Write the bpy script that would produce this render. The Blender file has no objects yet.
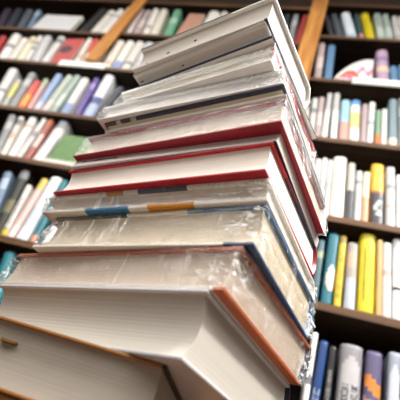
import bpy, bmesh, math, random
from mathutils import Vector, Matrix, noise
random.seed(4)
CAM = (407.088, 0.63756, 0.38321, -0.34291)
STACK = {  # x, y, z of the base centre, turn, length, depth, thickness, sag of the block (along, across)
'A': (-0.0562,0.3902,0.0257,-0.3275,0.2186,0.1640,0.0458,-0.0009,-0.0006),
'B': (-0.0065,0.4026,0.0715,-0.7426,0.2480,0.1723,0.0505,0.0015,0.0007),
'C': (-0.0048,0.4010,0.1219,-0.7346,0.2703,0.1678,0.0380,0.0058,0.0005),
'D': (0.0023,0.3802,0.1599,-0.6951,0.2449,0.1502,0.0441,-0.0004,0.0058),
'X': (-0.0059,0.3857,0.2040,-0.6774,0.2627,0.1579,0.0215,-0.0014,-0.0042),
'E': (-0.0078,0.3763,0.2255,-0.6897,0.2511,0.1568,0.0375,-0.0012,0.0016),
'F': (-0.0052,0.3747,0.2630,-0.6673,0.2463,0.1581,0.0118,0.0016,0.0018),
'G': (-0.0086,0.3693,0.2748,-0.6913,0.2530,0.1584,0.0411,-0.0053,0.0048),
'H': (-0.0015,0.3603,0.3159,-0.6916,0.2260,0.1588,0.0118,-0.0026,-0.0069),
'I': (-0.0136,0.3617,0.3277,-0.6693,0.2330,0.1581,0.0271,-0.0062,0.0005),
'J': (-0.0179,0.3484,0.3549,-0.7278,0.2083,0.1426,0.0285,-0.0012,-0.0006),
'K': (-0.0171,0.3323,0.3833,-0.7778,0.1849,0.1388,0.0167,-0.0066,-0.0108),
'M': (-0.0331,0.3151,0.4000,-0.7529,0.1846,0.1188,0.0327,0.0058,-0.0085),
}
SHELF = {
'L1': [(-1.9114,1.7866,-0.369,0.0609,0.2441,'plum'), (-1.8434,1.7863,-0.321,0.0676,0.2469,'navyd'), (-1.7639,1.7848,-0.312,0.0602,0.2401,'slate'), (-1.6986,1.7804,-0.295,0.0332,0.2450,'bluegrey'), (-1.3612,1.7761,0.014,0.0688,0.2954,'black'), (-1.2871,1.7762,-0.024,0.0544,0.2769,'white'), (-1.2267,1.7768,-0.058,0.0420,0.2928,'greywhite'), (-1.1741,1.7774,-0.075,0.0492,0.3177,'white')],
'M1': [(-1.0857,1.7929,-0.129,0.0363,0.3020,'pinkwhite'), (-1.0373,1.7929,-0.127,0.0357,0.2819,'greypink'), (-0.9846,1.7940,-0.163,0.0415,0.3028,'white'), (-0.9379,1.7943,-0.156,0.0474,0.3022,'white'), (-0.8624,1.7942,-0.137,0.0522,0.3013,'green'), (-0.6779,1.7922,-0.046,0.0670,0.3027,'white'), (-0.6190,1.7915,-0.049,0.0385,0.3039,'greywhite'), (-0.5397,1.7918,-0.057,0.0434,0.3035,'cream'), (-0.4687,1.7921,-0.069,0.0427,0.3033,'grey'), (-0.4140,1.7920,-0.074,0.0369,0.3036,'charcoal'), (-0.2875,1.7912,-0.034,0.0358,0.3044,'charcoal'), (-0.2400,1.7913,-0.045,0.0302,0.3044,'grey'), (-0.2046,1.7907,0.006,0.0400,0.3052,'red')],
'L2': [(-1.7368,1.4762,-0.305,0.0373,0.2377,'red'), (-1.6678,1.4791,-0.281,0.0613,0.2643,'white'), (-1.6108,1.4756,-0.212,0.0479,0.2267,'greywhite'), (-1.5557,1.4756,-0.242,0.0419,0.2455,'cream'), (-1.5126,1.4750,-0.250,0.0359,0.2612,'greywhite'), (-1.4643,1.4769,-0.269,0.0478,0.2677,'white'), (-1.4071,1.4742,-0.154,0.0474,0.2663,'white'), (-1.2264,1.4731,-0.175,0.0286,0.2697,'white'), (-1.1819,1.4741,-0.206,0.0338,0.2696,'redwhite'), (-1.1326,1.4751,-0.229,0.0392,0.2695,'white')],
'M2': [(-1.0643,1.4734,-0.111,0.0501,0.2668,'white'), (-1.0108,1.4729,-0.094,0.0494,0.2672,'whiteblue'), (-0.9600,1.4726,-0.084,0.0482,0.2674,'white'), (-0.9048,1.4730,-0.092,0.0528,0.2669,'white'), (-0.8467,1.4731,-0.116,0.0422,0.2676,'cream')],
'L3': [(-1.4584,1.1283,-0.286,0.0547,0.2955,'white'), (-1.3946,1.1245,-0.256,0.0308,0.2095,'yellowgrey'), (-1.3551,1.1255,-0.214,0.0459,0.2733,'grey'), (-1.3084,1.1247,-0.185,0.0452,0.2124,'orangered'), (-1.2607,1.1237,-0.209,0.0297,0.2375,'pinkgreen'), (-1.2253,1.1235,-0.149,0.0393,0.2835,'lightblue'), (-1.1854,1.1220,-0.073,0.0394,0.2807,'palegreen'), (-1.1437,1.1220,-0.081,0.0352,0.2869,'greygreen'), (-1.0848,1.1234,-0.125,0.0449,0.2708,'whiteblue'), (-1.0194,1.1227,-0.143,0.0296,0.2805,'purple'), (-0.9725,1.1238,-0.119,0.0534,0.3113,'whitenavy'), (-0.9250,1.1216,0.047,0.0409,0.2364,'navyd')],
'L4': [(-1.2318,0.8466,-0.330,0.0370,0.2478,'grey'), (-1.1976,0.8442,-0.269,0.0275,0.2398,'white'), (-1.1594,0.8442,-0.195,0.0375,0.2434,'white'), (-1.1243,0.8419,-0.099,0.0272,0.2439,'greywhite'), (-1.0854,0.8423,-0.124,0.0273,0.2441,'redbrown'), (-1.0418,0.8419,-0.049,0.0531,0.2429,'whitegrey')],
'L5': [(-1.0261,0.5113,-0.335,0.0346,0.2736,'bluegrey'), (-0.9861,0.5103,-0.227,0.0422,0.2920,'oliveblack'), (-0.9523,0.5076,-0.177,0.0227,0.2248,'whiteyellow'), (-0.9266,0.5068,-0.090,0.0275,0.2641,'pinkyellow'), (-0.8845,0.5081,-0.097,0.0520,0.2800,'whiteice'), (-0.8383,0.5071,-0.114,0.0262,0.2751,'teal'), (-0.7909,0.5068,-0.095,0.0256,0.2287,'navywhite')],
'L6': [(-0.8067,0.1767,-0.283,0.0436,0.2952,'teal')],
'R1': [(-0.0500,1.8791,-0.249,0.0287,0.2315,'charcoal'), (-0.0139,1.8794,-0.230,0.0334,0.2449,'slate'), (0.0403,1.8809,-0.208,0.0518,0.2660,'icewhite'), (0.0814,1.8780,-0.171,0.0277,0.2516,'tealdark'), (0.1217,1.8792,-0.172,0.0425,0.2677,'yellow'), (0.1672,1.8779,-0.126,0.0359,0.2681,'greygreen'), (0.2030,1.8777,-0.123,0.0344,0.2625,'greygreen'), (0.2358,1.8770,-0.096,0.0299,0.2445,'white'), (0.2663,1.8769,-0.087,0.0306,0.2472,'white')],
'R2': [(-0.0784,1.5316,-0.053,0.0356,0.2987,'greypink'), (-0.0356,1.5314,-0.045,0.0350,0.2864,'blue'), (0.1819,1.5319,-0.051,0.0530,0.2708,'lilac'), (0.2242,1.5314,-0.053,0.0305,0.1491,'blue'), (0.2553,1.5312,-0.039,0.0306,0.1610,'blue')],
'R3': [(-0.0807,1.1674,-0.072,0.0231,0.2297,'white'), (-0.0558,1.1673,-0.057,0.0230,0.2408,'greywhite'), (-0.0322,1.1672,-0.049,0.0227,0.2517,'greypink'), (-0.0092,1.1669,-0.029,0.0227,0.2827,'greywhiteedge'), (0.0232,1.1672,-0.045,0.0248,0.2875,'greywhiteedge'), (0.0571,1.1673,-0.039,0.0348,0.2470,'bluesalmon'), (0.0939,1.1673,-0.039,0.0376,0.2531,'bluewhiteyellow'), (0.1234,1.1668,-0.018,0.0210,0.2330,'pinkgrey'), (0.1458,1.1666,-0.003,0.0231,0.2499,'white'), (0.1723,1.1668,-0.018,0.0210,0.2040,'greenorange'), (0.1925,1.1667,-0.011,0.0192,0.2138,'white'), (0.2222,1.1668,-0.010,0.0318,0.2820,'greyblue'), (0.2508,1.1667,-0.005,0.0246,0.2932,'grey')],
'R4': [(-0.0242,0.8160,-0.041,0.0195,0.2395,'white'), (-0.0043,0.8159,-0.036,0.0194,0.2483,'whitegreytext'), (0.0164,0.8160,-0.039,0.0196,0.2573,'whitegreytext'), (0.0361,0.8160,-0.044,0.0161,0.2515,'white'), (0.0680,0.8166,-0.044,0.0470,0.2728,'creamred'), (0.1043,0.8160,-0.036,0.0243,0.2509,'greyblack'), (0.1272,0.8159,-0.027,0.0208,0.2176,'white'), (0.1485,0.8158,-0.018,0.0212,0.2174,'creamorange'), (0.1841,0.8161,-0.024,0.0430,0.2631,'yellowblack'), (0.2207,0.8158,-0.014,0.0298,0.2565,'white'), (0.2478,0.8157,-0.007,0.0236,0.2250,'white')],
'R5': [(0.0390,0.5247,-0.014,0.0194,0.2040,'slateteal'), (0.0696,0.5247,-0.005,0.0317,0.2340,'tealdust'), (0.0976,0.5247,-0.011,0.0192,0.2324,'mustard'), (0.1280,0.5249,-0.023,0.0298,0.2141,'tanblue'), (0.1688,0.5251,-0.021,0.0446,0.2555,'yellow'), (0.1987,0.5247,-0.018,0.0143,0.2421,'tan'), (0.2177,0.5248,-0.014,0.0233,0.2360,'greywhite'), (0.2429,0.5247,-0.005,0.0263,0.2563,'whiteband')],
'R6': [(0.0519,0.1907,0.010,0.0139,0.2543,'greywhite'), (0.0692,0.1910,0.039,0.0203,0.2390,'bluetext'), (0.0964,0.1907,0.014,0.0182,0.2324,'blacktext'), (0.1432,0.1906,0.002,0.0543,0.2470,'bigwhite'), (0.1905,0.1909,0.019,0.0375,0.2437,'purpleorange'), (0.2337,0.1910,0.026,0.0283,0.2538,'greyarch'), (0.2609,0.1910,0.030,0.0237,0.2617,'charcoal')],
}

SC = bpy.context.scene
COL = SC.collection
f_px, PITCH, ROLL, ANG = CAM
SX = Vector((math.cos(ANG), math.sin(ANG), 0))        # along the bookcase
SN = Vector((-math.sin(ANG), math.cos(ANG), 0))       # into the bookcase
TABLE_Z = -0.03
FLOOR_Z = -0.76

# ------------------------------------------------------------------ materials
def lin(h):
    h = h.lstrip('#')
    out = []
    for i in (0, 2, 4):
        c = int(h[i:i+2], 16) / 255
        out.append(c / 12.92 if c <= .04045 else ((c + .055) / 1.055) ** 2.4)
    return (*out, 1)
MATS = {}
def mk(name):
    m = bpy.data.materials.new(name); m.use_nodes = True
    nt = m.node_tree
    b = nt.nodes['Principled BSDF']
    return m, nt, b
def paper(h, rough=.45, vary=.10, spec=.4):
    """printed cover or cloth: flat colour with a little wear"""
    k = ('paper', h, rough)
    if k in MATS: return MATS[k]
    m, nt, b = mk('cover_' + h.strip('#'))
    tc = nt.nodes.new('ShaderNodeTexCoord'); n = nt.nodes.new('ShaderNodeTexNoise')
    n.inputs['Scale'].default_value = 45; n.inputs['Detail'].default_value = 5
    nt.links.new(tc.outputs['Object'], n.inputs['Vector'])
    mx = nt.nodes.new('ShaderNodeMix'); mx.data_type = 'RGBA'
    c = lin(h)
    mx.inputs['A'].default_value = tuple(v * (1 - vary) for v in c[:3]) + (1,)
    mx.inputs['B'].default_value = tuple(min(1, v * (1 + vary)) for v in c[:3]) + (1,)
    nt.links.new(n.outputs['Fac'], mx.inputs['Factor'])
    nt.links.new(mx.outputs['Result'], b.inputs['Base Color'])
    b.inputs['Roughness'].default_value = rough
    b.inputs['Specular IOR Level'].default_value = spec
    MATS[k] = m
    return m
def pages(h, strength=.11):
    """cut page edges: fine layers along local z"""
    k = ('pages', h)
    if k in MATS: return MATS[k]
    m, nt, b = mk('pages_' + h.strip('#'))
    tc = nt.nodes.new('ShaderNodeTexCoord'); mp = nt.nodes.new('ShaderNodeMapping')
    mp.inputs['Scale'].default_value = (5, 5, 900)
    n = nt.nodes.new('ShaderNodeTexNoise'); n.inputs['Scale'].default_value = 1; n.inputs['Detail'].default_value = 4
    nt.links.new(tc.outputs['Object'], mp.inputs['Vector']); nt.links.new(mp.outputs['Vector'], n.inputs['Vector'])
    mx = nt.nodes.new('ShaderNodeMix'); mx.data_type = 'RGBA'
    c = lin(h)
    mx.inputs['A'].default_value = tuple(v * (1 - strength) for v in c[:3]) + (1,)
    mx.inputs['B'].default_value = tuple(min(1, v * (1 + strength)) for v in c[:3]) + (1,)
    nt.links.new(n.outputs['Fac'], mx.inputs['Factor'])
    nt.links.new(mx.outputs['Result'], b.inputs['Base Color'])
    bp = nt.nodes.new('ShaderNodeBump'); bp.inputs['Strength'].default_value = .25; bp.inputs['Distance'].default_value = .0005
    nt.links.new(n.outputs['Fac'], bp.inputs['Height']); nt.links.new(bp.outputs['Normal'], b.inputs['Normal'])
    b.inputs['Roughness'].default_value = .75
    b.inputs['Specular IOR Level'].default_value = .2
    MATS[k] = m
    return m
def striped(name, stops, axis='X', rough=.4, namp=.0015):
    """printed jacket whose picture changes along one local axis (metres)"""
    m, nt, b = mk(name)
    tc = nt.nodes.new('ShaderNodeTexCoord'); sp = nt.nodes.new('ShaderNodeSeparateXYZ')
    nt.links.new(tc.outputs['Object'], sp.inputs[0])
    mr = nt.nodes.new('ShaderNodeMapRange')
    lo, hi = stops[0][0], stops[-1][0] + .001
    mr.inputs['From Min'].default_value = lo; mr.inputs['From Max'].default_value = hi
    n = nt.nodes.new('ShaderNodeTexNoise'); n.inputs['Scale'].default_value = 90
    nt.links.new(tc.outputs['Object'], n.inputs['Vector'])
    ad = nt.nodes.new('ShaderNodeMath'); ad.operation = 'MULTIPLY_ADD'; ad.inputs[1].default_value = namp
    nt.links.new(n.outputs['Fac'], ad.inputs[0]); nt.links.new(sp.outputs[axis], ad.inputs[2])
    nt.links.new(ad.outputs[0], mr.inputs['Value'])
    cr = nt.nodes.new('ShaderNodeValToRGB'); cr.color_ramp.interpolation = 'CONSTANT'
    el = cr.color_ramp.elements
    while len(el) < len(stops): el.new(.5)
    for e, (p, h) in zip(el, stops):
        e.position = (p - lo) / (hi - lo); e.color = lin(h)
    nt.links.new(mr.outputs['Result'], cr.inputs['Fac']); nt.links.new(cr.outputs['Color'], b.inputs['Base Color'])
    b.inputs['Roughness'].default_value = rough
    return m
def wood(name, dark, light, rough=.45, grain=(3, 3, 60)):
    m, nt, b = mk(name)
    tc = nt.nodes.new('ShaderNodeTexCoord'); mp = nt.nodes.new('ShaderNodeMapping'); mp.inputs['Scale'].default_value = grain
    n = nt.nodes.new('ShaderNodeTexNoise'); n.inputs['Scale'].default_value = 1.2; n.inputs['Detail'].default_value = 6; n.inputs['Distortion'].default_value = .6
    nt.links.new(tc.outputs['Object'], mp.inputs['Vector']); nt.links.new(mp.outputs['Vector'], n.inputs['Vector'])
    cr = nt.nodes.new('ShaderNodeValToRGB')
    cr.color_ramp.elements[0].position = .32; cr.color_ramp.elements[0].color = lin(dark)
    cr.color_ramp.elements[1].position = .68; cr.color_ramp.elements[1].color = lin(light)
    nt.links.new(n.outputs['Fac'], cr.inputs['Fac']); nt.links.new(cr.outputs['Color'], b.inputs['Base Color'])
    b.inputs['Roughness'].default_value = rough; b.inputs['Specular IOR Level'].default_value = .25
    return m
def film_material():
    m, nt, b = mk('shrink_film')
    out = nt.nodes['Material Output']; nt.nodes.remove(b)
    tr = nt.nodes.new('ShaderNodeBsdfTransparent'); tr.inputs['Color'].default_value = (.97, .97, .97, 1)
    gl = nt.nodes.new('ShaderNodeBsdfGlossy'); gl.inputs['Roughness'].default_value = .06; gl.inputs['Color'].default_value = (1, 1, 1, 1)
    fr = nt.nodes.new('ShaderNodeLayerWeight'); fr.inputs['Blend'].default_value = .5
    pw = nt.nodes.new('ShaderNodeMath'); pw.operation = 'POWER'; pw.inputs[1].default_value = 4; nt.links.new(fr.outputs['Facing'], pw.inputs[0])
    tc = nt.nodes.new('ShaderNodeTexCoord')
    mp = nt.nodes.new('ShaderNodeMapping'); mp.inputs['Scale'].default_value = (1, 1, 1.8); mp.inputs['Rotation'].default_value = (.3, .6, .4)
    n1 = nt.nodes.new('ShaderNodeTexNoise'); n1.inputs['Scale'].default_value = 75; n1.inputs['Detail'].default_value = 4; n1.inputs['Distortion'].default_value = 2.2
    nt.links.new(tc.outputs['Object'], mp.inputs['Vector']); nt.links.new(mp.outputs['Vector'], n1.inputs['Vector'])
    # creases: thin ridges where the film is gathered in folds
    mp2 = nt.nodes.new('ShaderNodeMapping'); mp2.inputs['Scale'].default_value = (1, 1, 2.2); mp2.inputs['Rotation'].default_value = (.2, -.5, .3)
    nt.links.new(tc.outputs['Object'], mp2.inputs['Vector'])
    n2 = nt.nodes.new('ShaderNodeTexNoise'); n2.inputs['Scale'].default_value = 42; n2.inputs['Detail'].default_value = 2; n2.inputs['Distortion'].default_value = 1.6
    nt.links.new(mp2.outputs['Vector'], n2.inputs['Vector'])
    def math_(op, a, b=None, clamp=False):
        q = nt.nodes.new('ShaderNodeMath'); q.operation = op; q.use_clamp = clamp
        for k, v in ((0, a), (1, b)):
            if v is None: continue
            if isinstance(v, (int, float)): q.inputs[k].default_value = v
            else: nt.links.new(v, q.inputs[k])
        return q.outputs[0]
    ridge = math_('SUBTRACT', 1, math_('MULTIPLY', math_('ABSOLUTE', math_('SUBTRACT', n2.outputs['Fac'], .5)), 22), True)
    n3 = nt.nodes.new('ShaderNodeTexNoise'); n3.inputs['Scale'].default_value = 16; nt.links.new(tc.outputs['Object'], n3.inputs['Vector'])
    patch = math_('MULTIPLY', math_('SUBTRACT', n3.outputs['Fac'], .34), 6, True)
    at_ = nt.nodes.new('ShaderNodeAttribute'); at_.attribute_name = 'gather'
    ridge = math_('MULTIPLY', math_('MULTIPLY', ridge, patch), at_.outputs['Fac'], True)
    # pulled-tight slanting streaks across the open sides
    mp3 = nt.nodes.new('ShaderNodeMapping'); mp3.inputs['Rotation'].default_value = (0, -.75, .0); mp3.inputs['Scale'].default_value = (230, 60, 14)
    nt.links.new(tc.outputs['Object'], mp3.inputs['Vector'])
    n4 = nt.nodes.new('ShaderNodeTexNoise'); n4.inputs['Scale'].default_value = 1; n4.inputs['Detail'].default_value = 1
    nt.links.new(mp3.outputs['Vector'], n4.inputs['Vector'])
    streak = math_('MULTIPLY', math_('SUBTRACT', n4.outputs['Fac'], .6), 5, True)
    ridge = math_('ADD', ridge, math_('MULTIPLY', streak, .45), True)
    hgt = math_('ADD', math_('MULTIPLY', ridge, .5), n1.outputs['Fac'])
    bp = nt.nodes.new('ShaderNodeBump'); bp.inputs['Strength'].default_value = .9; bp.inputs['Distance'].default_value = .003
    nt.links.new(hgt, bp.inputs['Height'])
    nt.links.new(bp.outputs['Normal'], gl.inputs['Normal'])
    mx = nt.nodes.new('ShaderNodeMixShader')
    fac = math_('ADD', math_('ADD', math_('MULTIPLY', pw.outputs[0], .6), .07), math_('MULTIPLY', ridge, .3), True)
    nt.links.new(fac, mx.inputs['Fac'])
    nt.links.new(tr.outputs[0], mx.inputs[1]); nt.links.new(gl.outputs[0], mx.inputs[2])
    hz = nt.nodes.new('ShaderNodeBsdfDiffuse'); hz.inputs['Color'].default_value = (.96, .96, .96, 1)   # milky white put on creases and streaks in place of glints
    mh = nt.nodes.new('ShaderNodeMixShader')
    nt.links.new(math_('MULTIPLY', ridge, .6), mh.inputs['Fac']); nt.links.new(mx.outputs[0], mh.inputs[1]); nt.links.new(hz.outputs[0], mh.inputs[2])
    nt.links.new(mh.outputs[0], out.inputs['Surface'])
    return m
FILM = film_material()
WALNUT = wood('dark_walnut', '#1a110a', '#352214', .5, (2, 40, 40))
OAK = wood('golden_oak', '#a8662a', '#d69a50', .4, (40, 40, 3))
BACK = wood('bookcase_back', '#120b07', '#20140c', .6)
TABLEW = wood('table_wood', '#4a3323', '#6d4d33', .5, (3, 30, 30))
CARPET = paper('#6b645c', .95, .25, .1)
PLASTER = paper('#d8d2c8', .9, .03, .2)

# ------------------------------------------------------------------ mesh helpers
def link(name, bm, mats, parent=None, smooth=False):
    me = bpy.data.meshes.new(name)
    bmesh.ops.recalc_face_normals(bm, faces=bm.faces)
    bm.to_mesh(me); bm.free()
    for m in (mats if isinstance(mats, (list, tuple)) else [mats]): me.materials.append(m)
    if smooth:
        for p in me.polygons: p.use_smooth = True
    o = bpy.data.objects.new(name, me); COL.objects.link(o)
    if parent: o.parent = parent
    return o
def thing(name, label, cat, loc=(0, 0, 0), rot=(0, 0, 0), group=None):
    o = bpy.data.objects.new(name, None); COL.objects.link(o)
    o.empty_display_size = .02
    o.location = loc; o.rotation_euler = rot
    o['label'] = label; o['category'] = cat
    if group: o['group'] = group
    return o
def box(bm, x0, x1, y0, y1, z0, z1, bevel=0, seg=2, mat=0):
    r = bmesh.ops.create_cube(bm, size=1)
    vs = r['verts']
    for v in vs:
        v.co = Vector((x0 if v.co.x < 0 else x1, y0 if v.co.y < 0 else y1, z0 if v.co.z < 0 else z1))
    fs = {f for v in vs for f in v.link_faces}
    for f in fs: f.material_index = mat
    if bevel:
        es = {e for v in vs for e in v.link_edges}
        bmesh.ops.bevel(bm, geom=list(es), offset=bevel, segments=seg, affect='EDGES', profile=.5)
    return vs
def shear(bm, t, sx, sy):
    for v in bm.verts:
        k = v.co.z / t - .5
        v.co.x += k * sx; v.co.y += k * sy
def cut_long(bm, n=12):
    es = [e for e in bm.edges if abs((e.verts[0].co - e.verts[1].co).normalized().x) > .99 and e.calc_length() > .05]
    if es: bmesh.ops.subdivide_edges(bm, edges=es, cuts=n)

# ------------------------------------------------------------------ the stacked books
BT = .0026       # board thickness
OV = .0034       # how far the boards stand out beyond the pages
def page_block(l, w, t, sx, sy, ov, bt, conc, bulge, nz=14):
    bm = bmesh.new()
    x0, x1 = -l/2 + ov, l/2 - ov
    rows = []
    for k in range(nz + 1):
        q = k / nz
        c = 1 - (2*q - 1) ** 2
        yf = -w/2 + ov + conc * c
        ys = w/2 - bt - .003 + bulge * c
        z = bt + (t - 2*bt) * q
        nx = 10
        ring = [bm.verts.new((x0 + (x1-x0)*i/nx, yf, z)) for i in range(nx + 1)] + \
               [bm.verts.new((x1, yf + (ys-yf)*i/4, z)) for i in range(1, 5)] + \
               [bm.verts.new((x0, ys, z))] + [bm.verts.new((x0, yf + (ys-yf)*i/4, z)) for i in (3, 2, 1)]
        rows.append(ring)
    for a, b in zip(rows, rows[1:]):
        n = len(a)
        for i in range(n):
            bm.faces.new((a[i], a[(i+1) % n], b[(i+1) % n], b[i]))
    bm.faces.new(rows[0]); bm.faces.new(rows[-1])
    shear(bm, t, sx, sy)
    return bm
def board(l, w, z0, z1, t, sx, sy, back):
    bm = bmesh.new()
    box(bm, -l/2, l/2, -w/2, w/2 - back, z0, z1, .0008, 2)
    shear(bm, t, sx, sy)
    return bm
def spine_strip(l, w, t, sx, sy, back, bulge, th=.0022, n=14):
    bm = bmesh.new()
    prof = []
    for k in range(n + 1):
        q = k / n; c = math.sin(math.pi * q) ** .8 if 0 < q < 1 else 0
        prof.append((w/2 - back + .0006 + bulge * c, .0002 + (t - .0004) * q))
    inner = [(y - th, z + (th * .6 if z < t/2 else -th * .6)) for y, z in prof]
    loop = prof + inner[::-1]
    A = [bm.verts.new((-l/2, y, z)) for y, z in loop]; B = [bm.verts.new((l/2, y, z)) for y, z in loop]
    m = len(loop)
    for i in range(m): bm.faces.new((A[i], A[(i+1) % m], B[(i+1) % m], B[i]))
    for V in (A, B):
        for i in range(n): bm.faces.new((V[i], V[i+1], V[m-2-i], V[m-1-i]))
    shear(bm, t, sx, sy)
    return bm
def film(l, w, t, sx, sy, bulge, seed):
    """clear shrink wrap pulled round the four open sides, drawn in between the boards"""
    bm = bmesh.new(); off = .0012
    lay = bm.verts.layers.float.new('gather')        # how bunched the film is
    X, Y0, Y1 = l/2 + off, -w/2 - off, w/2 + off + bulge
    pts = []
    def seg(p, q, n):
        for i in range(n): pts.append((p[0] + (q[0]-p[0])*i/n, p[1] + (q[1]-p[1])*i/n))
    seg((-X, Y0), (X, Y0), 110); seg((X, Y0), (X, Y1), 70); seg((X, Y1), (-X, Y1), 40); seg((-X, Y1), (-X, Y0), 40)
    nz = 16; rows = []
    for k in range(nz + 1):
        q = k / nz
        row = []
        for x, y in pts:
            s = math.sin(math.pi * q)
            crn = min(1, min(abs(X - abs(x)), 1) / .012) if abs(y - Y0) < 1e-6 else min(1, min(abs(y - Y0), abs(y - Y1)) / .012)
            sag = .0022 * s * crn
            P = Vector((x * 60, y * 60, q * t * 75 + seed * 7))
            nn = noise.noise(P) * .6 + noise.noise(P * 2.7) * .4
            edge = 1 + 1.5 * (1 - crn)
            dc = min((x - cx) ** 2 + (y - cy) ** 2 for cx in (-X, X) for cy in (Y0, Y1)) ** .5
            near = math.exp(-dc / .022)
            fold = noise.noise(Vector((x * 170, y * 170, q * 5 + seed))) * .0022 * near
            line = .0011 * math.exp(-((q - .46 - .04 * math.sin(x * 40)) / .05) ** 2)      # the welded seam
            d = sag - line + fold * s + (.0008 * nn * edge) * s
            d = max(-.0032, d)
            yy = y
            if abs(y - Y1) < 1e-6: yy = y - bulge * (1 - s)          # round the spine
            nx_ = (1 if x > 0 else -1) if abs(abs(x) - X) < 1e-6 else 0
            ny_ = -1 if abs(y - Y0) < 1e-6 else (1 if abs(y - Y1) < 1e-6 else 0)
            row.append(bm.verts.new((x - nx_ * d, yy - ny_ * d, .0006 + (t - .0012) * q)))
        rows.append(row)
    n = len(pts)
    for k, row in enumerate(rows):
        q = k / nz
        for (x, y), v in zip(pts, row):
            dc = min((x - cx) ** 2 + (y - cy) ** 2 for cx in (-X, X) for cy in (Y0, Y1)) ** .5
            v[lay] = min(1, 5 * q, 5 * (1 - q)) * min(1, 1.3 * math.exp(-(dc / .026) ** 2) + .4 * math.exp(-((q - .46 - .04 * math.sin(x * 40)) / .06) ** 2) + (.45 if k in (0, 1, nz - 1, nz) else 0) * max(0, noise.noise(Vector((x * 25, y * 25, seed))) + .2))
    for a, b in zip(rows, rows[1:]):
        for i in range(n): bm.faces.new((a[i], a[(i+1) % n], b[(i+1) % n], b[i]))
    shear(bm, t, sx, sy)
    return bm
def marks(spots, l, w, t, sx, sy, ov, conc, name, mat, parent):
    bm = bmesh.new()
    for fx, fz, a, h in spots:
        x = (fx - .5) * l; z = fz * t
        y = -w/2 + ov + conc * (1 - (2*fz - 1) ** 2)
        n = 9
        P = []
        for yy in (y - .00025, y + .0008):
            ring = []
            for i in range(n):
                an = 2 * math.pi * i / n; k = .75 + .5 * random.random()
                ring.append(bm.verts.new((x + a * k * math.cos(an), yy, z + h * k * math.sin(an))))
            P.append(ring)
        bm.faces.new(P[0]); bm.faces.new(P[1][::-1])
        for i in range(n): bm.faces.new((P[0][i], P[0][(i+1) % n], P[1][(i+1) % n], P[1][i]))
    shear(bm, t, sx, sy)
    return link(name, bm, mat, parent)

D_TOP = striped('painted_jacket', [(-.13, '#2a281c'), (-.105, '#5a4f2a'), (-.092, '#23241c'), (-.06, '#6d6033'), (-.05, '#2b2b25'), (-.018, '#d9d2c6'), (.05, '#5d7f9c'), (.066, '#2f618c'), (.2, '#2f618c')], namp=.006)
X_LOW = striped('mosaic_jacket', [(-.14, '#d7b7ae'), (-.125, '#ded9cf'), (-.066, '#3a78a8'), (-.009, '#e4ddd5'), (.014, '#d08a22'), (.064, '#e0d9d0'), (.2, '#e0d9d0')])
X_TOP = striped('mosaic_jacket_upper', [(-.14, '#e4dfd8'), (-.045, '#c98a3c'), (-.022, '#e3ddd4'), (-.004, '#253f59'), (.052, '#e3dfd8'), (.2, '#e3dfd8')])
H_TOP = striped('navy_jacket', [(-.12, '#5e4440'), (-.092, '#c8bdb4'), (-.086, '#4a3b42'), (-.07, '#b9b2b4'), (-.062, '#2f3148'), (.2, '#23263f')], namp=.006)
A_EDGE = striped('gilt_edged_jacket', [(-.15, '#8f5e26'), (.1055, '#17130f'), (.15, '#17130f')], 'X', .35, .0006)
E_TOP = striped('red_and_navy_case', [(-.1, '#b01020'), (-.035, '#5a1224'), (.0, '#141a33'), (.12, '#141a33')], 'Y', .4)
J_TOP = striped('white_jacket_red_side', [(-.15, '#fbfaf8'), (.1003, '#b01826'), (.15, '#b01826')], 'X', .4, .0006)
K_LOW = paper('#22304a', .4)
C_LOW = striped('pale_jacket_rust_side', [(-.16, '#cfc9c4'), (.1235, '#b35a2c'), (.16, '#b35a2c')], 'X', .4, .001)
F_LOW = striped('lilac_cover', [(-.15, '#d3cad2'), (.118, '#1d1c26'), (.15, '#1d1c26')], 'X', .4, .0006)
D_LOW = striped('pale_jacket_navy_side', [(-.15, '#d9d3c8'), (.1, '#27446a'), (.15, '#27446a')], 'X', .4, .004)
M_LOW = striped('white_jacket_black_side', [(-.15, '#d8d2cb'), (.0855, '#121212'), (.15, '#121212')], 'X', .4, .0006)
G_TOP = striped('maroon_and_grey_jacket', [(-.15, '#9a2f3a'), (.1235, '#55565c'), (.15, '#55565c')], 'X', .4, .0006)

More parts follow.
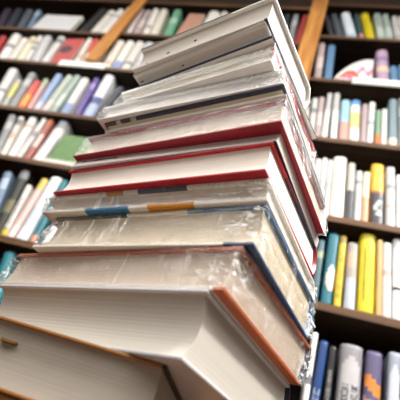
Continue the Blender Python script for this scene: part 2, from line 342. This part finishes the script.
# name, label, kind of binding, upper / lower board, spine, pages, wrap, concavity
BOOKS = {
 'A': ('thick gilt-edged book at the bottom of the stack, a small brown ribbon on its pages', 'hard', A_EDGE, A_EDGE, '#17130f', '#988f84', 0, .004),  # page grey partly stands in for shade low in the stack
 'B': ('very thick unwrapped cream-paged book with pale grey boards, resting on the gilt-edged book', 'hard', '#c9c8cb', '#bdbcc0', '#1c1b22', '#b3aca2', 0, .009),  # pages greyed to carry the shade on this low book
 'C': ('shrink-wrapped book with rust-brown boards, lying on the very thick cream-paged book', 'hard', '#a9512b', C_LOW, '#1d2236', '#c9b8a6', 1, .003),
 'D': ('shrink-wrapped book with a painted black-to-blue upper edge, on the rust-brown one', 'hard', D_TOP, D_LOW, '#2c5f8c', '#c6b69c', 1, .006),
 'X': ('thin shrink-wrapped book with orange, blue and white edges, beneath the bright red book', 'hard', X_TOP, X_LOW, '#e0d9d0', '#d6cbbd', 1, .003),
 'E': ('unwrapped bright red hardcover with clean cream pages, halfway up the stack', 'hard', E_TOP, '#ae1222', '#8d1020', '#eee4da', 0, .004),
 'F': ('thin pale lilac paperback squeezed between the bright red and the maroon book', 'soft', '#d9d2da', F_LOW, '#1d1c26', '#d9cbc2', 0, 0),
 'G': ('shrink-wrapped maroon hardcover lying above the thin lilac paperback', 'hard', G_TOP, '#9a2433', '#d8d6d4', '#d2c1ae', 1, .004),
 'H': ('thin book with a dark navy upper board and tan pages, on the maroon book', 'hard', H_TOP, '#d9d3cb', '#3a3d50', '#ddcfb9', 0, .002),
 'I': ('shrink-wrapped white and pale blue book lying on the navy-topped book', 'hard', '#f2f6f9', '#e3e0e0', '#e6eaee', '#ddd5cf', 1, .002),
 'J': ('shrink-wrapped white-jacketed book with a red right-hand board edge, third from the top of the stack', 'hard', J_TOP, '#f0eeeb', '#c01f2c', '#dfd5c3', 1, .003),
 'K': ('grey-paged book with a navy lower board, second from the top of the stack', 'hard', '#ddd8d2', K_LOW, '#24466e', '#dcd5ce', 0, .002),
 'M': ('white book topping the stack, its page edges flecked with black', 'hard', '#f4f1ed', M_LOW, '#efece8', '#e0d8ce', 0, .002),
}
def as_mat(m, rough=.4): return paper(m, rough) if isinstance(m, str) else m
for n, (label, kind, up, lo, sp, pg, wrap, conc) in BOOKS.items():
    x, y, z, yaw, l, w, t, sx, sy = STACK[n]
    t = t - .0004
    if n == 'K': sy = -.013
    root = thing('paperback_book' if kind == 'soft' else 'hardcover_book', label, 'book', (x, y, z), (0, 0, yaw), 'books in the tall stack')
    bt, ov = (BT, OV) if kind == 'hard' else (.0007, .0002)
    back = .003
    if n in 'CX': bt = .0034
    if n == 'D': bt = .0032
    bulge = min(.007, t * .18) if kind == 'hard' else .0008
    if n == 'G': ov = .0045
    bu = .0055 if n == 'J' else bt
    link('upper_board' if kind == 'hard' else 'upper_cover', board(l, w, t - bu, t, t, sx, sy, back), as_mat(up), root)
    link('lower_board' if kind == 'hard' else 'lower_cover', board(l, w, 0, bt, t, sx, sy, back), as_mat(lo), root)
    if n == 'K':                                   # white underside, navy edge
        lb = root.children[-1] if root.children else None
        lb = [o for o in bpy.data.objects if o.parent == root and o.name.startswith('lower')][0]
        lb.data.materials.append(paper('#e6e2de', .4))
        for p in lb.data.polygons:
            if p.normal.z < -.9: p.material_index = 1
    s = link('spine', spine_strip(l, w, t, sx, sy, back, bulge, .0018 if kind == 'hard' else .0006), as_mat(sp), root, True)
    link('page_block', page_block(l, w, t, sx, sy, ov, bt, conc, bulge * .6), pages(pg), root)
    if wrap:
        fo = link('shrink_wrap', film(l, w, t, sx, sy, bulge, ord(n)), FILM, root, True)
        fo['label'] = 'clear glossy shrink wrap'
    ink = paper('#17140f', .8)
    if n == 'M': marks([(.26, .45, .0024, .0014), (.47, .55, .0022, .0013), (.09, .3, .003, .001), (.05, .2, .004, .0008)], l, w, t, sx, sy, ov, conc, 'ink_fleck', ink, root)['kind'] = 'stuff'
    if n == 'K': marks([(.2, .85, .003, .0008), (.05, .6, .0022, .0008), (.42, .9, .0012, .0012), (.4, .62, .0022, .0006)] + [(.74 + .03*i, .3 + .01*i, .0007, .0007) for i in range(6)], l, w, t, sx, sy, ov, conc, 'ink_fleck', ink, root)['kind'] = 'stuff'
    if n == 'F': marks([(.05 + .012*i, .62 + .04*random.random(), .0008 + .0012*random.random(), .0012) for i in range(18)], l, w, t, sx, sy, ov, conc, 'ink_smudge', ink, root)['kind'] = 'stuff'
    if n == 'M':
        bm = bmesh.new(); box(bm, -l/2, l * .22, -w/2 - .0005, -w/2 + .002, t - .0012, t - .0001)
        shear(bm, t, sx, sy); link('jacket_edge', bm, paper('#241f1c', .4), root)['label'] = 'dark folded edge of the jacket'
    if n == 'A':
        bm = bmesh.new(); xx, zz = -.008, .031
        box(bm, xx - .0065, xx + .0065, -w/2 + .0025, -w/2 + .012, zz - .0012, zz + .0012, .0006)
        o = link('bookmark_ribbon', bm, paper('#6b4a12', .6), root); o['label'] = 'brown ribbon end between the pages'
# one more volume carries the stack on the table, mostly below the frame
x, y, z, yaw, l, w, t, sx, sy = STACK['A']
t2 = z - TABLE_Z - .0008
root = thing('hardcover_book', 'dark gilt-edged volume under the whole stack, lying on the table', 'book', (x + .002, y + .003, TABLE_Z + .0004), (0, 0, yaw - .01), 'books in the tall stack')
link('upper_board', board(l, w, t2 - BT, t2, t2, 0, 0, .003), A_EDGE, root)
link('lower_board', board(l, w, 0, BT, t2, 0, 0, .003), A_EDGE, root)
link('spine', spine_strip(l, w, t2, 0, 0, .003, .006), paper('#17130f'), root, True)
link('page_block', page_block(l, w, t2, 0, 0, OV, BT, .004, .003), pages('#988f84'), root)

# ------------------------------------------------------------------ display table
tb = thing('display_table', 'brown wooden display table carrying the stack of books', 'table', (-.02, .42, FLOOR_Z), (0, 0, -.6))
bm = bmesh.new(); box(bm, -.26, .26, -.2, .2, TABLE_Z - FLOOR_Z - .03, TABLE_Z - FLOOR_Z, .003)
link('tabletop', bm, TABLEW, tb)
for sxx in (-1, 1):
    for syy in (-1, 1):
        bm = bmesh.new(); box(bm, sxx*.22 - .02, sxx*.22 + .02, syy*.16 - .02, syy*.16 + .02, 0, TABLE_Z - FLOOR_Z - .03, .002)
        link('leg', bm, TABLEW, tb)

# ------------------------------------------------------------------ bookcase
def at(a, n, z): return SX * a + SN * n + Vector((0, 0, z))
case = thing('bookcase', 'dark walnut bookcase with golden oak uprights filling the wall behind the stack', 'bookcase', (0, 0, 0), (0, 0, ANG))
F0, B0 = 1.0, 1.25
EDGE = wood('lit_edge_wood', '#46301c', '#735033', .5, (2, 40, 40))  # lit look of the shelf fronts put into a lighter wood colour
def cbox(name, x0, x1, y0, y1, z0, z1, m, label=None, bev=.002):
    bm = bmesh.new(); box(bm, x0, x1, y0, y1, z0, z1, bev)
    o = link(name, bm, m, case)
    if label: o['label'] = label
    if name == 'shelf_board':
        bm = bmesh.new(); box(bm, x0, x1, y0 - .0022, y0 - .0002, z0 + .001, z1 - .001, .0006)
        link('lit_edge_strip', bm, EDGE, o)
    return o
A0, A1, AM = -2.6, .9, -.147
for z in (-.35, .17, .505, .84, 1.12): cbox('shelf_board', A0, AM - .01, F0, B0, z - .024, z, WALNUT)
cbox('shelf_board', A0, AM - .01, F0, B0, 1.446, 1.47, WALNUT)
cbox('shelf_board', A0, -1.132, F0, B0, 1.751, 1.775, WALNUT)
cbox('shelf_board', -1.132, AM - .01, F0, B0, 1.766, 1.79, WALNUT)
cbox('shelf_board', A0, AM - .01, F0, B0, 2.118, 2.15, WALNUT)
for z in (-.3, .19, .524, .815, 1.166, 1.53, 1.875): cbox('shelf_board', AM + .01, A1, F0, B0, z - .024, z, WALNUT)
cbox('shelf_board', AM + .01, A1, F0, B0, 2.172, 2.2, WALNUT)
cbox('back_panel', A0, A1, B0 + .0005, B0 + .015, FLOOR_Z, 2.26, BACK)
cbox('divider', AM - .0095, AM + .0095, F0, B0, FLOOR_Z, 2.22, WALNUT)
cbox('divider', A0 - .02, A0 - .0005, F0, B0, FLOOR_Z, 2.22, WALNUT)
cbox('divider', A1 + .0005, A1 + .02, F0, B0, FLOOR_Z, 2.22, WALNUT)
cbox('upright', AM - .037, AM + .037, F0 - .02, F0 - .003, FLOOR_Z, 2.45, OAK, 'golden oak upright')
cbox('upright', -1.165, -1.1, F0 - .02, F0 - .003, 1.4925, 2.45, OAK, 'golden oak upright')
cbox('fascia', A0, AM - .01, F0 + .002, F0 + .022, 2.1505, 2.5, WALNUT)
cbox('fascia', AM + .01, A1, F0 + .002, F0 + .022, 2.2005, 2.5, WALNUT)
cbox('plinth', A0, A1, F0 + .02, F0 + .04, FLOOR_Z, FLOOR_Z + .1, WALNUT)

# ------------------------------------------------------------------ shelved books
# palette: phrase, spine colour, bands (from, to, colour) up the spine, lettering colour
W = '#e6e3de'
KEY = {
 'plum': ('dark plum', '#2b2036', [], None), 'navyd': ('dark navy', '#1d2233', [], None), 'slate': ('slate grey', '#4b535e', [], None),
 'bluegrey': ('blue-grey', '#7388a0', [(.7, .9, '#a9b9cc')], None), 'black': ('black', '#15161a', [], None), 'white': ('mostly white', W, [], None),
 'greywhite': ('greyish white', '#cfcecd', [(.0, .15, '#b3b3b4')], None), 'pinkwhite': ('pinkish white', '#dccfcf', [], None), 'greypink': ('greyish pink', '#b9a5a5', [(.3, .6, '#d9cbc8')], None),
 'green': ('mint green', '#6ea98a', [(.5, .7, '#a5cdb5')], None), 'cream': ('cream', '#e6dcc4', [(.75, .9, '#c7b58e')], None), 'grey': ('mid grey', '#8f9194', [(.6, .8, '#b9babb')], None),
 'charcoal': ('charcoal', '#34363c', [], None), 'red': ('red', '#a83a3d', [(.0, .08, '#d98a83')], None), 'redwhite': ('white and red', W, [(.45, 1, '#cf4a4a')], None),
 'whiteblue': ('white and blue', W, [(.0, .3, '#8d9fc9')], None), 'yellowgrey': ('pale yellow and grey', '#b7b4a4', [(.4, .85, '#d9cf6a')], None), 'orangered': ('orange-red', '#e0563a', [(.1, .5, '#f09a3e'), (.8, .95, '#c43b3f')], None),
 'pinkgreen': ('pink and sage', '#d3a09a', [(.75, 1, '#9db091')], None), 'lightblue': ('light blue', '#93a9cf', [(.0, .25, '#c9c6d9')], None), 'palegreen': ('pale green', '#b5bfae', [(.0, .3, '#d9c9c0')], None),
 'greygreen': ('greyish green', '#9fb0a8', [(.2, .5, '#c3cdc6')], None), 'purple': ('purple', '#65519a', [(.7, .85, '#9e86c9')], None), 'whitenavy': ('white and navy', '#eceef2', [(.0, .3, '#aab6d6'), (.3, .45, '#45558c')], None),
 'redbrown': ('reddish brown', '#a8625a', [(.85, 1, '#b5602f'), (.3, .6, '#d8c3ba')], None), 'whitegrey': ('white, grey-topped', W, [(.8, 1, '#8f9199'), (.4, .6, '#d7dde6')], None), 'oliveblack': ('black and olive', '#26251d', [(.3, .5, '#6d6a4a'), (.85, .95, '#7d7f86')], None),
 'whiteyellow': ('white, yellow-footed', '#dcd8d2', [(.0, .14, '#c7b53a')], '#6a6468'), 'pinkyellow': ('pink, yellow-headed', '#e3bcb6', [(.82, 1, '#e6c35a'), (.0, .2, '#efd9d2')], None), 'whiteice': ('white and ice blue', '#e9f0f4', [(.2, .5, '#cfdde6')], None),
 'teal': ('teal', '#2a7580', [(.0, .12, '#e09a7a')], None), 'navywhite': ('navy-and-white', '#dfe3e8', [(.35, 1, '#39445c')], None), 'icewhite': ('icy white', '#dbe6f0', [(.0, .2, '#b5c5d6')], None),
 'tealdark': ('dark teal', '#2a4b4d', [(.0, .25, '#c98a8a')], None), 'yellow': ('bright yellow', '#e6d015', [(.93, 1, '#b5a51f'), (.0, .04, '#c9b51f')], '#8d8a1a'), 'blue': ('blue', '#5f86ac', [], None),
 'lilac': ('lilac and pink', '#b99cb5', [(.0, .15, '#d9c3cf'), (.4, .55, '#e3c9b0'), (.7, .8, '#8f7aa5')], None), 'greywhiteedge': ('tall white, grey-backed', '#f1efeb', [(.6, 1, '#c5c3c2')], None), 'bluesalmon': ('sky blue over salmon', '#a3cfe0', [(.0, .45, '#d9a195')], None),
 'bluewhiteyellow': ('white and yellow, blue-headed', '#f0eee6', [(.88, 1, '#5f97cc'), (.35, .7, '#ecd98a')], None), 'pinkgrey': ('pinkish grey', '#b9a3a8', [], None), 'greenorange': ('green, orange-footed', '#7fa384', [(.0, .3, '#d97a3a')], None), 'greyblue': ('dull blue, cream-footed', '#7d949c', [(.0, .2, '#e3dcc3')], None),
 'whitegreytext': ('white, grey-lettered', '#e3e3e3', [], '#9a9a9e'), 'creamred': ('thick cream, red-tinted', '#f4ece2', [], '#d99a8c'), 'greyblack': ('grey over black', '#bdb9ae', [(.0, .5, '#3a3a42')], None),
 'creamorange': ('cream and orange', '#f0e2c0', [(.0, .5, '#e3a57a')], None), 'yellowblack': ('yellow over black', '#f0c33c', [(.0, .5, '#38363c'), (.5, .54, '#b5512f')], None), 'slateteal': ('slate teal', '#3f5f68', [(.7, .8, '#8f9a7a')], None),
 'tealdust': ('deep teal', '#0f6a7a', [], None), 'mustard': ('mustard yellow', '#dcc02a', [(.9, 1, '#8f7a1f')], '#9a851f'), 'tanblue': ('tan and blue-grey', '#a59a94', [(.62, .85, '#c2a58f'), (.0, .45, '#b5bccb')], None),
 'tan': ('narrow tan', '#d0a86a', [], None), 'whiteband': ('white, black-banded', '#e9e8e8', [(.36, .39, '#2a2a2c'), (.88, 1, '#b9b9ba')], None), 'bluetext': ('royal blue, white-lettered', '#1b3f78', [], '#cfd6e3'),
 'blacktext': ('black, pale-lettered', '#1a1a1c', [(.0, .1, '#5a3a2c')], '#9a9a98'), 'bigwhite': ('broad greyish white, black-lettered', '#8f8c90', [], '#1f1f22'), 'purpleorange': ('purple and orange', '#5f5878', [], '#b9a3a5'), 'greyarch': ('grey, white-arched', '#9aa0ad', [], '#3a4150'),
}
def spine_colour(k, u, v):
    """u across the spine -1..1, v up the spine 0..1"""
    ph, base, bands, txt = KEY[k]
    if k == 'tealdust':
        if ((u - .35) / .9) ** 2 + ((v - .36) / .17) ** 2 < 1: return '#f0c9b5' if v < .36 else '#efe9e4'
    if k == 'bigwhite' or k == 'greyarch':
        e = (abs(u) / .84) ** 2 + (max(0, v - .72) / .16) ** 2
        return ('#b9b6b7' if k == 'bigwhite' else '#c5cad6') if e < 1 and v < .9 else base
    if k == 'purpleorange':
        q = v + u * .05
        if .6 < q < .73: return '#d9853a'
        if .4 < q <= .52: return '#c99a8f'
        if .2 < q <= .3: return '#8f6f9a'
    if k == 'yellowblack' and .14 < v < .4 and abs(u + .05 - .3 * math.sin(v * 40)) < .35: return '#d9d5d2'
    if k == 'creamred' and abs(u - .25) < .25 and .1 < v < .9 and math.sin(v * 60) > -.6: return '#e6bfb2'
    for a, b, h in bands:
        if a <= v < b: return h
    return base
def spine_y(u, w): return w * .34 * (1 - math.sqrt(max(0, 1 - (.98 * u) ** 2)))
GLYPH = [[(0,0,0,1),(0,1,1,1),(0,.5,.8,.5),(0,0,1,0)], [(0,0,0,1),(0,0,.9,0)], [(.5,0,.5,1)], [(0,0,0,1),(0,1,1,0),(1,0,1,1)], [(0,0,.5,1),(.5,1,1,0),(.25,.4,.75,.4)], [(0,0,0,1),(0,.5,1,1),(0,.5,1,0)], [(0,0,1,0),(1,0,1,1),(1,1,0,1),(0,1,0,0)]]
def lettering(w, h, colour, parent, cols=1, lo=.1, hi=.72, size=.6):
    bm = bmesh.new()
    for c in range(cols):
        uc = (0 if cols == 1 else (-.38 + .8 * c))
        cw = w * size / cols; v = lo * h
        while v < hi * h:
            g = random.choice(GLYPH); ch = cw * .42
            for x0, y0, x1, y1 in g:
                # the line of writing runs up the spine
                P = Vector((uc * w/2 - cw/2 + (1-y0) * cw, v + x0 * ch)); Q = Vector((uc * w/2 - cw/2 + (1-y1) * cw, v + x1 * ch))
                d = (Q - P).normalized(); nn = Vector((-d.y, d.x)) * cw * .07
                vs = []
                for e in (-.0007, .0012):
                    vs.append([bm.verts.new((p.x, spine_y(max(-1, min(1, p.x/(w/2))), w) + e, p.y)) for p in (P + nn, Q + nn, Q - nn, P - nn)])
                bm.faces.new(vs[0]); bm.faces.new(vs[1][::-1])
                for i in range(4): bm.faces.new((vs[0][i], vs[0][(i+1) % 4], vs[1][(i+1) % 4], vs[1][i]))
            v += ch * (1.35 if random.random() > .15 else 2.2)
    return link('spine_lettering', bm, paper(colour, .5), parent)
PALE = {}
def pale_print(k):
    t = random.choice(['#e6e3de', '#d3d2d0', '#e3dccf', '#c6c6c8', '#eceae6', '#dcd7d0'])
    b = []
    for _ in range(random.choice([0, 1, 1, 2])):
        v = random.uniform(.08, .8); b.append((v, v + random.uniform(.05, .16), random.choice(['#aaa59f', '#8d8e94', '#d2ab9e', '#9fb0c2', '#b9b6ae', '#77777c'])))
    return t, b
def upright_book(k, w, h, depth, root):
    """case (spine and two sides) with its page block set in"""
    phrase, base, bands, txt = KEY[k]
    nu, nv = 10, 26
    bm = bmesh.new(); idx = {}; mats = []
    def mi(hx):
        if hx not in idx: idx[hx] = len(mats); mats.append(paper(hx, .38))
        return idx[hx]
    own = pale_print(k) if k in ('white', 'greywhite') else None
    mi(own[0] if own else base)
    us = [math.sin(math.pi * (i / nu - .5)) for i in range(nu + 1)]
    G = [[bm.verts.new((u * w/2, spine_y(u, w), h * j / nv)) for u in us] for j in range(nv + 1)]
    for j in range(nv):
        for i in range(nu):
            f = bm.faces.new((G[j][i], G[j][i+1], G[j+1][i+1], G[j+1][i])); f.smooth = True
            hx = spine_colour(k, (us[i] + us[i+1]) / 2, (j + .5) / nv)
            if own:
                hx = own[0]
                for p0, p1, c in own[1]:
                    if p0 <= (j + .5) / nv < p1: hx = c
            f.material_index = mi(hx)
    # inner face of the spine, then the two sides
    th = min(.002, w * .12)
    I = [[bm.verts.new((u * (w/2 - th), spine_y(u, w) + th, h * j)) for u in us] for j in (0, 1)]
    for i in range(nu):
        bm.faces.new((I[0][i], I[1][i], I[1][i+1], I[0][i+1]))
        for j, g in ((0, G[0]), (1, G[-1])): bm.faces.new((g[i], g[i+1], I[j][i+1], I[j][i]))
    y0 = spine_y(1, w)
    for s, e in ((-1, 0), (1, -1)):
        box(bm, min(s*w/2, s*(w/2 - th)), max(s*w/2, s*(w/2 - th)), y0, depth, 0, h)
    link('cover', bm, mats, root)
    bm = bmesh.new(); box(bm, -w/2 + th + .0003, w/2 - th - .0003, y0 + th + .001, depth - .003, .003, h - .003)
    link('page_block', bm, pages('#e0d6c4'), root)
    if txt:
        if k == 'bigwhite':
            lettering(w, h, txt, root, 2, .06, .6, .55)
        elif k == 'purpleorange': lettering(w, h, txt, root, 1, .1, .5, .3)
        elif k == 'greyarch': lettering(w, h, txt, root, 1, .08, .32, .35)
        elif k in ('bluetext',): lettering(w, h, txt, root, 1, .05, .5, .6)
        elif k == 'yellow': lettering(w, h, txt, root, 2, .15, .8, .18)
        else: lettering(w, h, txt, root, 1, .12, .75, .5)
ROWNAME = {
 'L1': 'highest shelf, left of the slanting oak post', 'M1': 'highest shelf between the two oak posts', 'L2': 'second shelf down, left of the oak post', 'M2': 'second shelf down, behind the stack top',
 'L3': 'third shelf down, left of the stack', 'L4': 'fourth shelf down, left of the stack', 'L5': 'fifth shelf down, left of the stack', 'L6': 'lowest shelf seen left of the stack',
 'R1': 'highest shelf right of the stack', 'R2': 'second shelf down, right of the stack', 'R3': 'third shelf down, right of the stack', 'R4': 'fourth shelf down, right of the stack', 'R5': 'fifth shelf down, right of the stack', 'R6': 'lowest shelf seen right of the stack'}
GROUPS = {'L': 'books on the shelves left of the stack', 'M': 'books on the shelves between the oak posts', 'R': 'books on the shelves right of the stack'}
ORD = ['first', 'second', 'third', 'fourth', 'fifth', 'sixth', 'seventh']
for R, L in SHELF.items():
    cnt = {}
    for b in L: cnt[b[5]] = cnt.get(b[5], 0) + 1
    seen = {}
    for a, z, lean, w, h, k in L:
        ph = KEY[k][0]
        if cnt[k] > 1:
            i = seen.get(k, 0); seen[k] = i + 1
            label = '%s book, %s such from the left, %s' % (ph, ORD[i], ROWNAME[R])
        else:
            label = '%s book standing on the %s' % (ph, ROWNAME[R])
        root = thing('shelved_book', label, 'book', at(a, 1.012, z), (0, lean, ANG), GROUPS[R[0]])
        upright_book(k, w * random.uniform(.86, .95), h, random.uniform(.13, .17), root)

# books shown face-out or slumped
def face_book(name, label, a, z, lean, w, h, d, cover, group, oval=None):
    root = thing(name, label, 'book', at(a, 1.012, z), (0, lean, ANG), group)
    bm = bmesh.new(); box(bm, -w/2, w/2, 0, .0022, 0, h, .0006); link('front_cover', bm, cover, root)
    bm = bmesh.new(); box(bm, -w/2, w/2, d - .0022, d, 0, h, .0006); link('back_cover', bm, cover, root)
    bm = bmesh.new(); box(bm, -w/2, -w/2 + .0022, .0024, d - .0024, 0, h, .0006); link('spine', bm, cover, root)
    bm = bmesh.new(); box(bm, -w/2 + .0026, w/2 - .003, .0024, d - .0024, .003, h - .003); link('page_block', bm, pages('#e6dfd2'), root)
    if oval:
        ox, oz, ra, rb, hx = oval
        bm = bmesh.new(); n = 28; A = []; B = []
        for i in range(n):
            t = 2 * math.pi * i / n
            A.append(bm.verts.new((ox + ra * math.cos(t), -.0006, oz + rb * math.sin(t)))); B.append(bm.verts.new((ox + ra * math.cos(t), .001, oz + rb * math.sin(t))))
        bm.faces.new(A); bm.faces.new(B[::-1])
        for i in range(n): bm.faces.new((A[i], A[(i+1) % n], B[(i+1) % n], B[i]))
        link('cover_emblem', bm, paper(hx, .5), root)['label'] = 'dark oval on the red cover'
    return root
face_book('display_book', 'wide pale grey book facing outward, highest shelf at far left of the bookcase', -1.555, 1.7762, 0, .25, .185, .02, paper('#d5d5d8'), GROUPS['L'])
face_book('display_book', 'red book facing outward with a dark oval on its cover, left of the oak post', -1.315, 1.4775, -.12, .105, .245, .02, paper('#b94a48'), GROUPS['L'], (-.015, .14, .034, .034, '#4a2f3a'))
face_book('display_book', 'salmon-brown book facing outward on the highest shelf between the oak posts', -.773, 1.7912, 0, .09, .26, .02, paper('#b98a76'), GROUPS['M'])
face_book('display_book', 'green book facing outward on a flat-lying white book, fourth shelf left of the stack', -.898, .8662, 0, .2, .14, .022, paper('#56803f', .4, .35), GROUPS['L'])
root = thing('shelved_book', 'white book lying flat under the green outward-facing book', 'book', at(-.895, 1.006, .8406), (0, 0, ANG), GROUPS['L'])
bm = bmesh.new(); box(bm, -.115, .115, 0, .15, 0, .002, .0005); link('lower_cover', bm, paper('#e9e6e0'), root)
bm = bmesh.new(); box(bm, -.115, .115, 0, .15, .0228, .0248, .0005); link('upper_cover', bm, paper('#e9e6e0'), root)
bm = bmesh.new(); box(bm, -.113, .113, .148, .15, .0022, .0226); link('spine', bm, paper('#e9e6e0'), root)
bm = bmesh.new(); box(bm, -.112, .112, .002, .147, .0023, .0225); link('page_block', bm, pages('#efebe2'), root)
# floppy picture book slumped on the second shelf of the right-hand bay
root = thing('picture_book', 'floppy white picture book with pink and orange swirls, slumped beside the lilac book', 'book', at(.062, 1.02, 1.531), (0, 0, ANG), GROUPS['R'])
def arc_h(q): return .012 + .185 * (math.sin(q * math.pi / 2)) ** .75
def arc_book(y0, y1, pad, colourf, name, matl):
    bm = bmesh.new(); n, m = 28, 14; w = .148
    F = []
    for yy in (y0, y1):
        F.append([[bm.verts.new((-w/2 + pad + (w - 2*pad) * i / n, yy - .012 * (1 - i / n), pad + (arc_h(i / n) - 2*pad) * j / m)) for j in range(m + 1)] for i in range(n + 1)])
    for s, g in enumerate(F):
        for i in range(n):
            for j in range(m):
                f = bm.faces.new((g[i][j], g[i+1][j], g[i+1][j+1], g[i][j+1])); f.material_index = colourf(i / n, j / m)
    for i in range(n):
        for j in (0, m): bm.faces.new((F[0][i][j], F[0][i+1][j], F[1][i+1][j], F[1][i][j]))
    for j in range(m):
        for i in (0, n): bm.faces.new((F[0][i][j], F[0][i][j+1], F[1][i][j+1], F[1][i][j]))
    return link(name, bm, matl, root)
def swirl(u, v):
    q = v - (.25 + .3 * math.sin(u * 5.5))
    if abs(q) < .12: return 1
    if -.32 < q < -.16 and u > .2: return 2
    if .0 < v < .14: return 3
    if abs(v - .5 - .1 * math.sin(u * 20)) < .06 and u > .45: return 2
    return 0
pm = [paper('#e9e6e3', .3), paper('#e0603a', .3), paper('#d9568f', .3), paper('#c9b6d0', .3)]
arc_book(0, .0012, 0, swirl, 'front_cover', pm)
arc_book(.0125, .0137, 0, lambda u, v: 0, 'back_cover', pm)
arc_book(.0016, .0121, .002, lambda u, v: 0, 'page_block', pages('#efece6'))
# white strips on the shelf fronts
def strip(label, a0, a1, z0, z1):
    root = thing('shelf_label_holder', label, 'label holder', at((a0 + a1) / 2, F0 - .0035, z0), (0, 0, ANG), 'white label holders on the shelf fronts')
    w = (a1 - a0) / 2
    bm = bmesh.new(); box(bm, -w, w, -.004, 0, 0, z1 - z0, .001); link('holder', bm, paper('#f2efe8', .35), root)
    bm = bmesh.new(); box(bm, -w + .004, w - .004, -.0052, -.0041, .006, z1 - z0 - .006); link('paper_insert', bm, paper('#faf8f2', .6), root)
strip('white strip on the shelf front below the lilac book', .058, .36, 1.502, 1.545)
strip('white strip on the shelf front below the red outward-facing book', -1.29, -1.04, 1.446, 1.49)

# ------------------------------------------------------------------ room
def struct(name, verts, m):
    bm = bmesh.new(); bm.faces.new([bm.verts.new(v) for v in verts])
    o = link(name, bm, m); o['kind'] = 'structure'; return o
def slab(name, x0, x1, y0, y1, z0, z1, m):
    bm = bmesh.new(); box(bm, x0, x1, y0, y1, z0, z1)
    o = link(name, bm, m); o['kind'] = 'structure'; o.rotation_euler = (0, 0, ANG); return o
CEIL = 2.75
slab('floor', -4, 3, -3.2, 1.4, FLOOR_Z - .05, FLOOR_Z, CARPET)
slab('ceiling', -4, 3, -3.2, 1.4, CEIL, CEIL + .05, PLASTER)
slab('wall_back', -4, 3, 1.28, 1.36, FLOOR_Z, CEIL, PLASTER)

# ------------------------------------------------------------------ light
def area(a, n, z, sx, sy, power, col=(1, .985, .965)):
    L = bpy.data.lights.new('ceiling_or_added_light', 'AREA'); L.shape = 'RECTANGLE'; L.size = sx; L.size_y = sy; L.energy = power; L.color = col
    o = bpy.data.objects.new('ceiling_or_added_light', L); COL.objects.link(o)
    o.location = at(a, n, z); o.rotation_euler = (0, 0, ANG)
    return o
for i in range(7):                      # rows of slim ceiling strips
    for k in range(5):
        a = -2.7 + .85 * i; n = -2.9 + .75 * k
        p = 5.8 if a < .3 else 7.4
        if n > -.3: p *= .8
        area(a, n, CEIL - .45, .9, .1, p)
for a in (-1.9, .0, 1.9):               # added up-facing lamps, unseen, brighten the ceiling for the film's reflections
    for n in (-2.2, -.7):
        area(a, n, CEIL - .5, 1.2, .3, 22).rotation_euler = (math.pi, 0, ANG)
# added unseen lamps on the right, aimed to brighten the stack's right faces
for a, n in ((1.2, .05), (1.45, .42)):
    o = area(a, n, 2.05, .4, .2, 6)
    o.data.spread = math.radians(64)
    o.rotation_euler = (Vector((0, .38, .25)) - Vector(o.location)).to_track_quat('-Z', 'Y').to_euler()
wd = bpy.data.worlds.new('World'); SC.world = wd; wd.use_nodes = True
bg = wd.node_tree.nodes['Background']; bg.inputs['Color'].default_value = (1, .97, .93, 1); bg.inputs['Strength'].default_value = .14

# ------------------------------------------------------------------ camera
fw = Vector((0, math.cos(PITCH), math.sin(PITCH))); rt = Vector((1, 0, 0)); up = rt.cross(fw)
c, s = math.cos(ROLL), math.sin(ROLL)
R = c * rt + s * up; U = -s * rt + c * up
cd = bpy.data.cameras.new('camera'); co = bpy.data.objects.new('camera', cd); COL.objects.link(co)
cd.sensor_width = 36; cd.sensor_fit = 'HORIZONTAL'; cd.lens = 36 * f_px / 400
cd.clip_start = .01
co.matrix_world = Matrix(((R.x, U.x, -fw.x, 0), (R.y, U.y, -fw.y, 0), (R.z, U.z, -fw.z, 0), (0, 0, 0, 1)))
cd.dof.use_dof = True; cd.dof.focus_distance = .41; cd.dof.aperture_fstop = 7
SC.camera = co
SC.view_settings.view_transform = 'Standard'; SC.view_settings.look = 'None'
SC.view_settings.gamma = 1; SC.view_settings.use_curve_mapping = False
SC.view_settings.exposure = .25
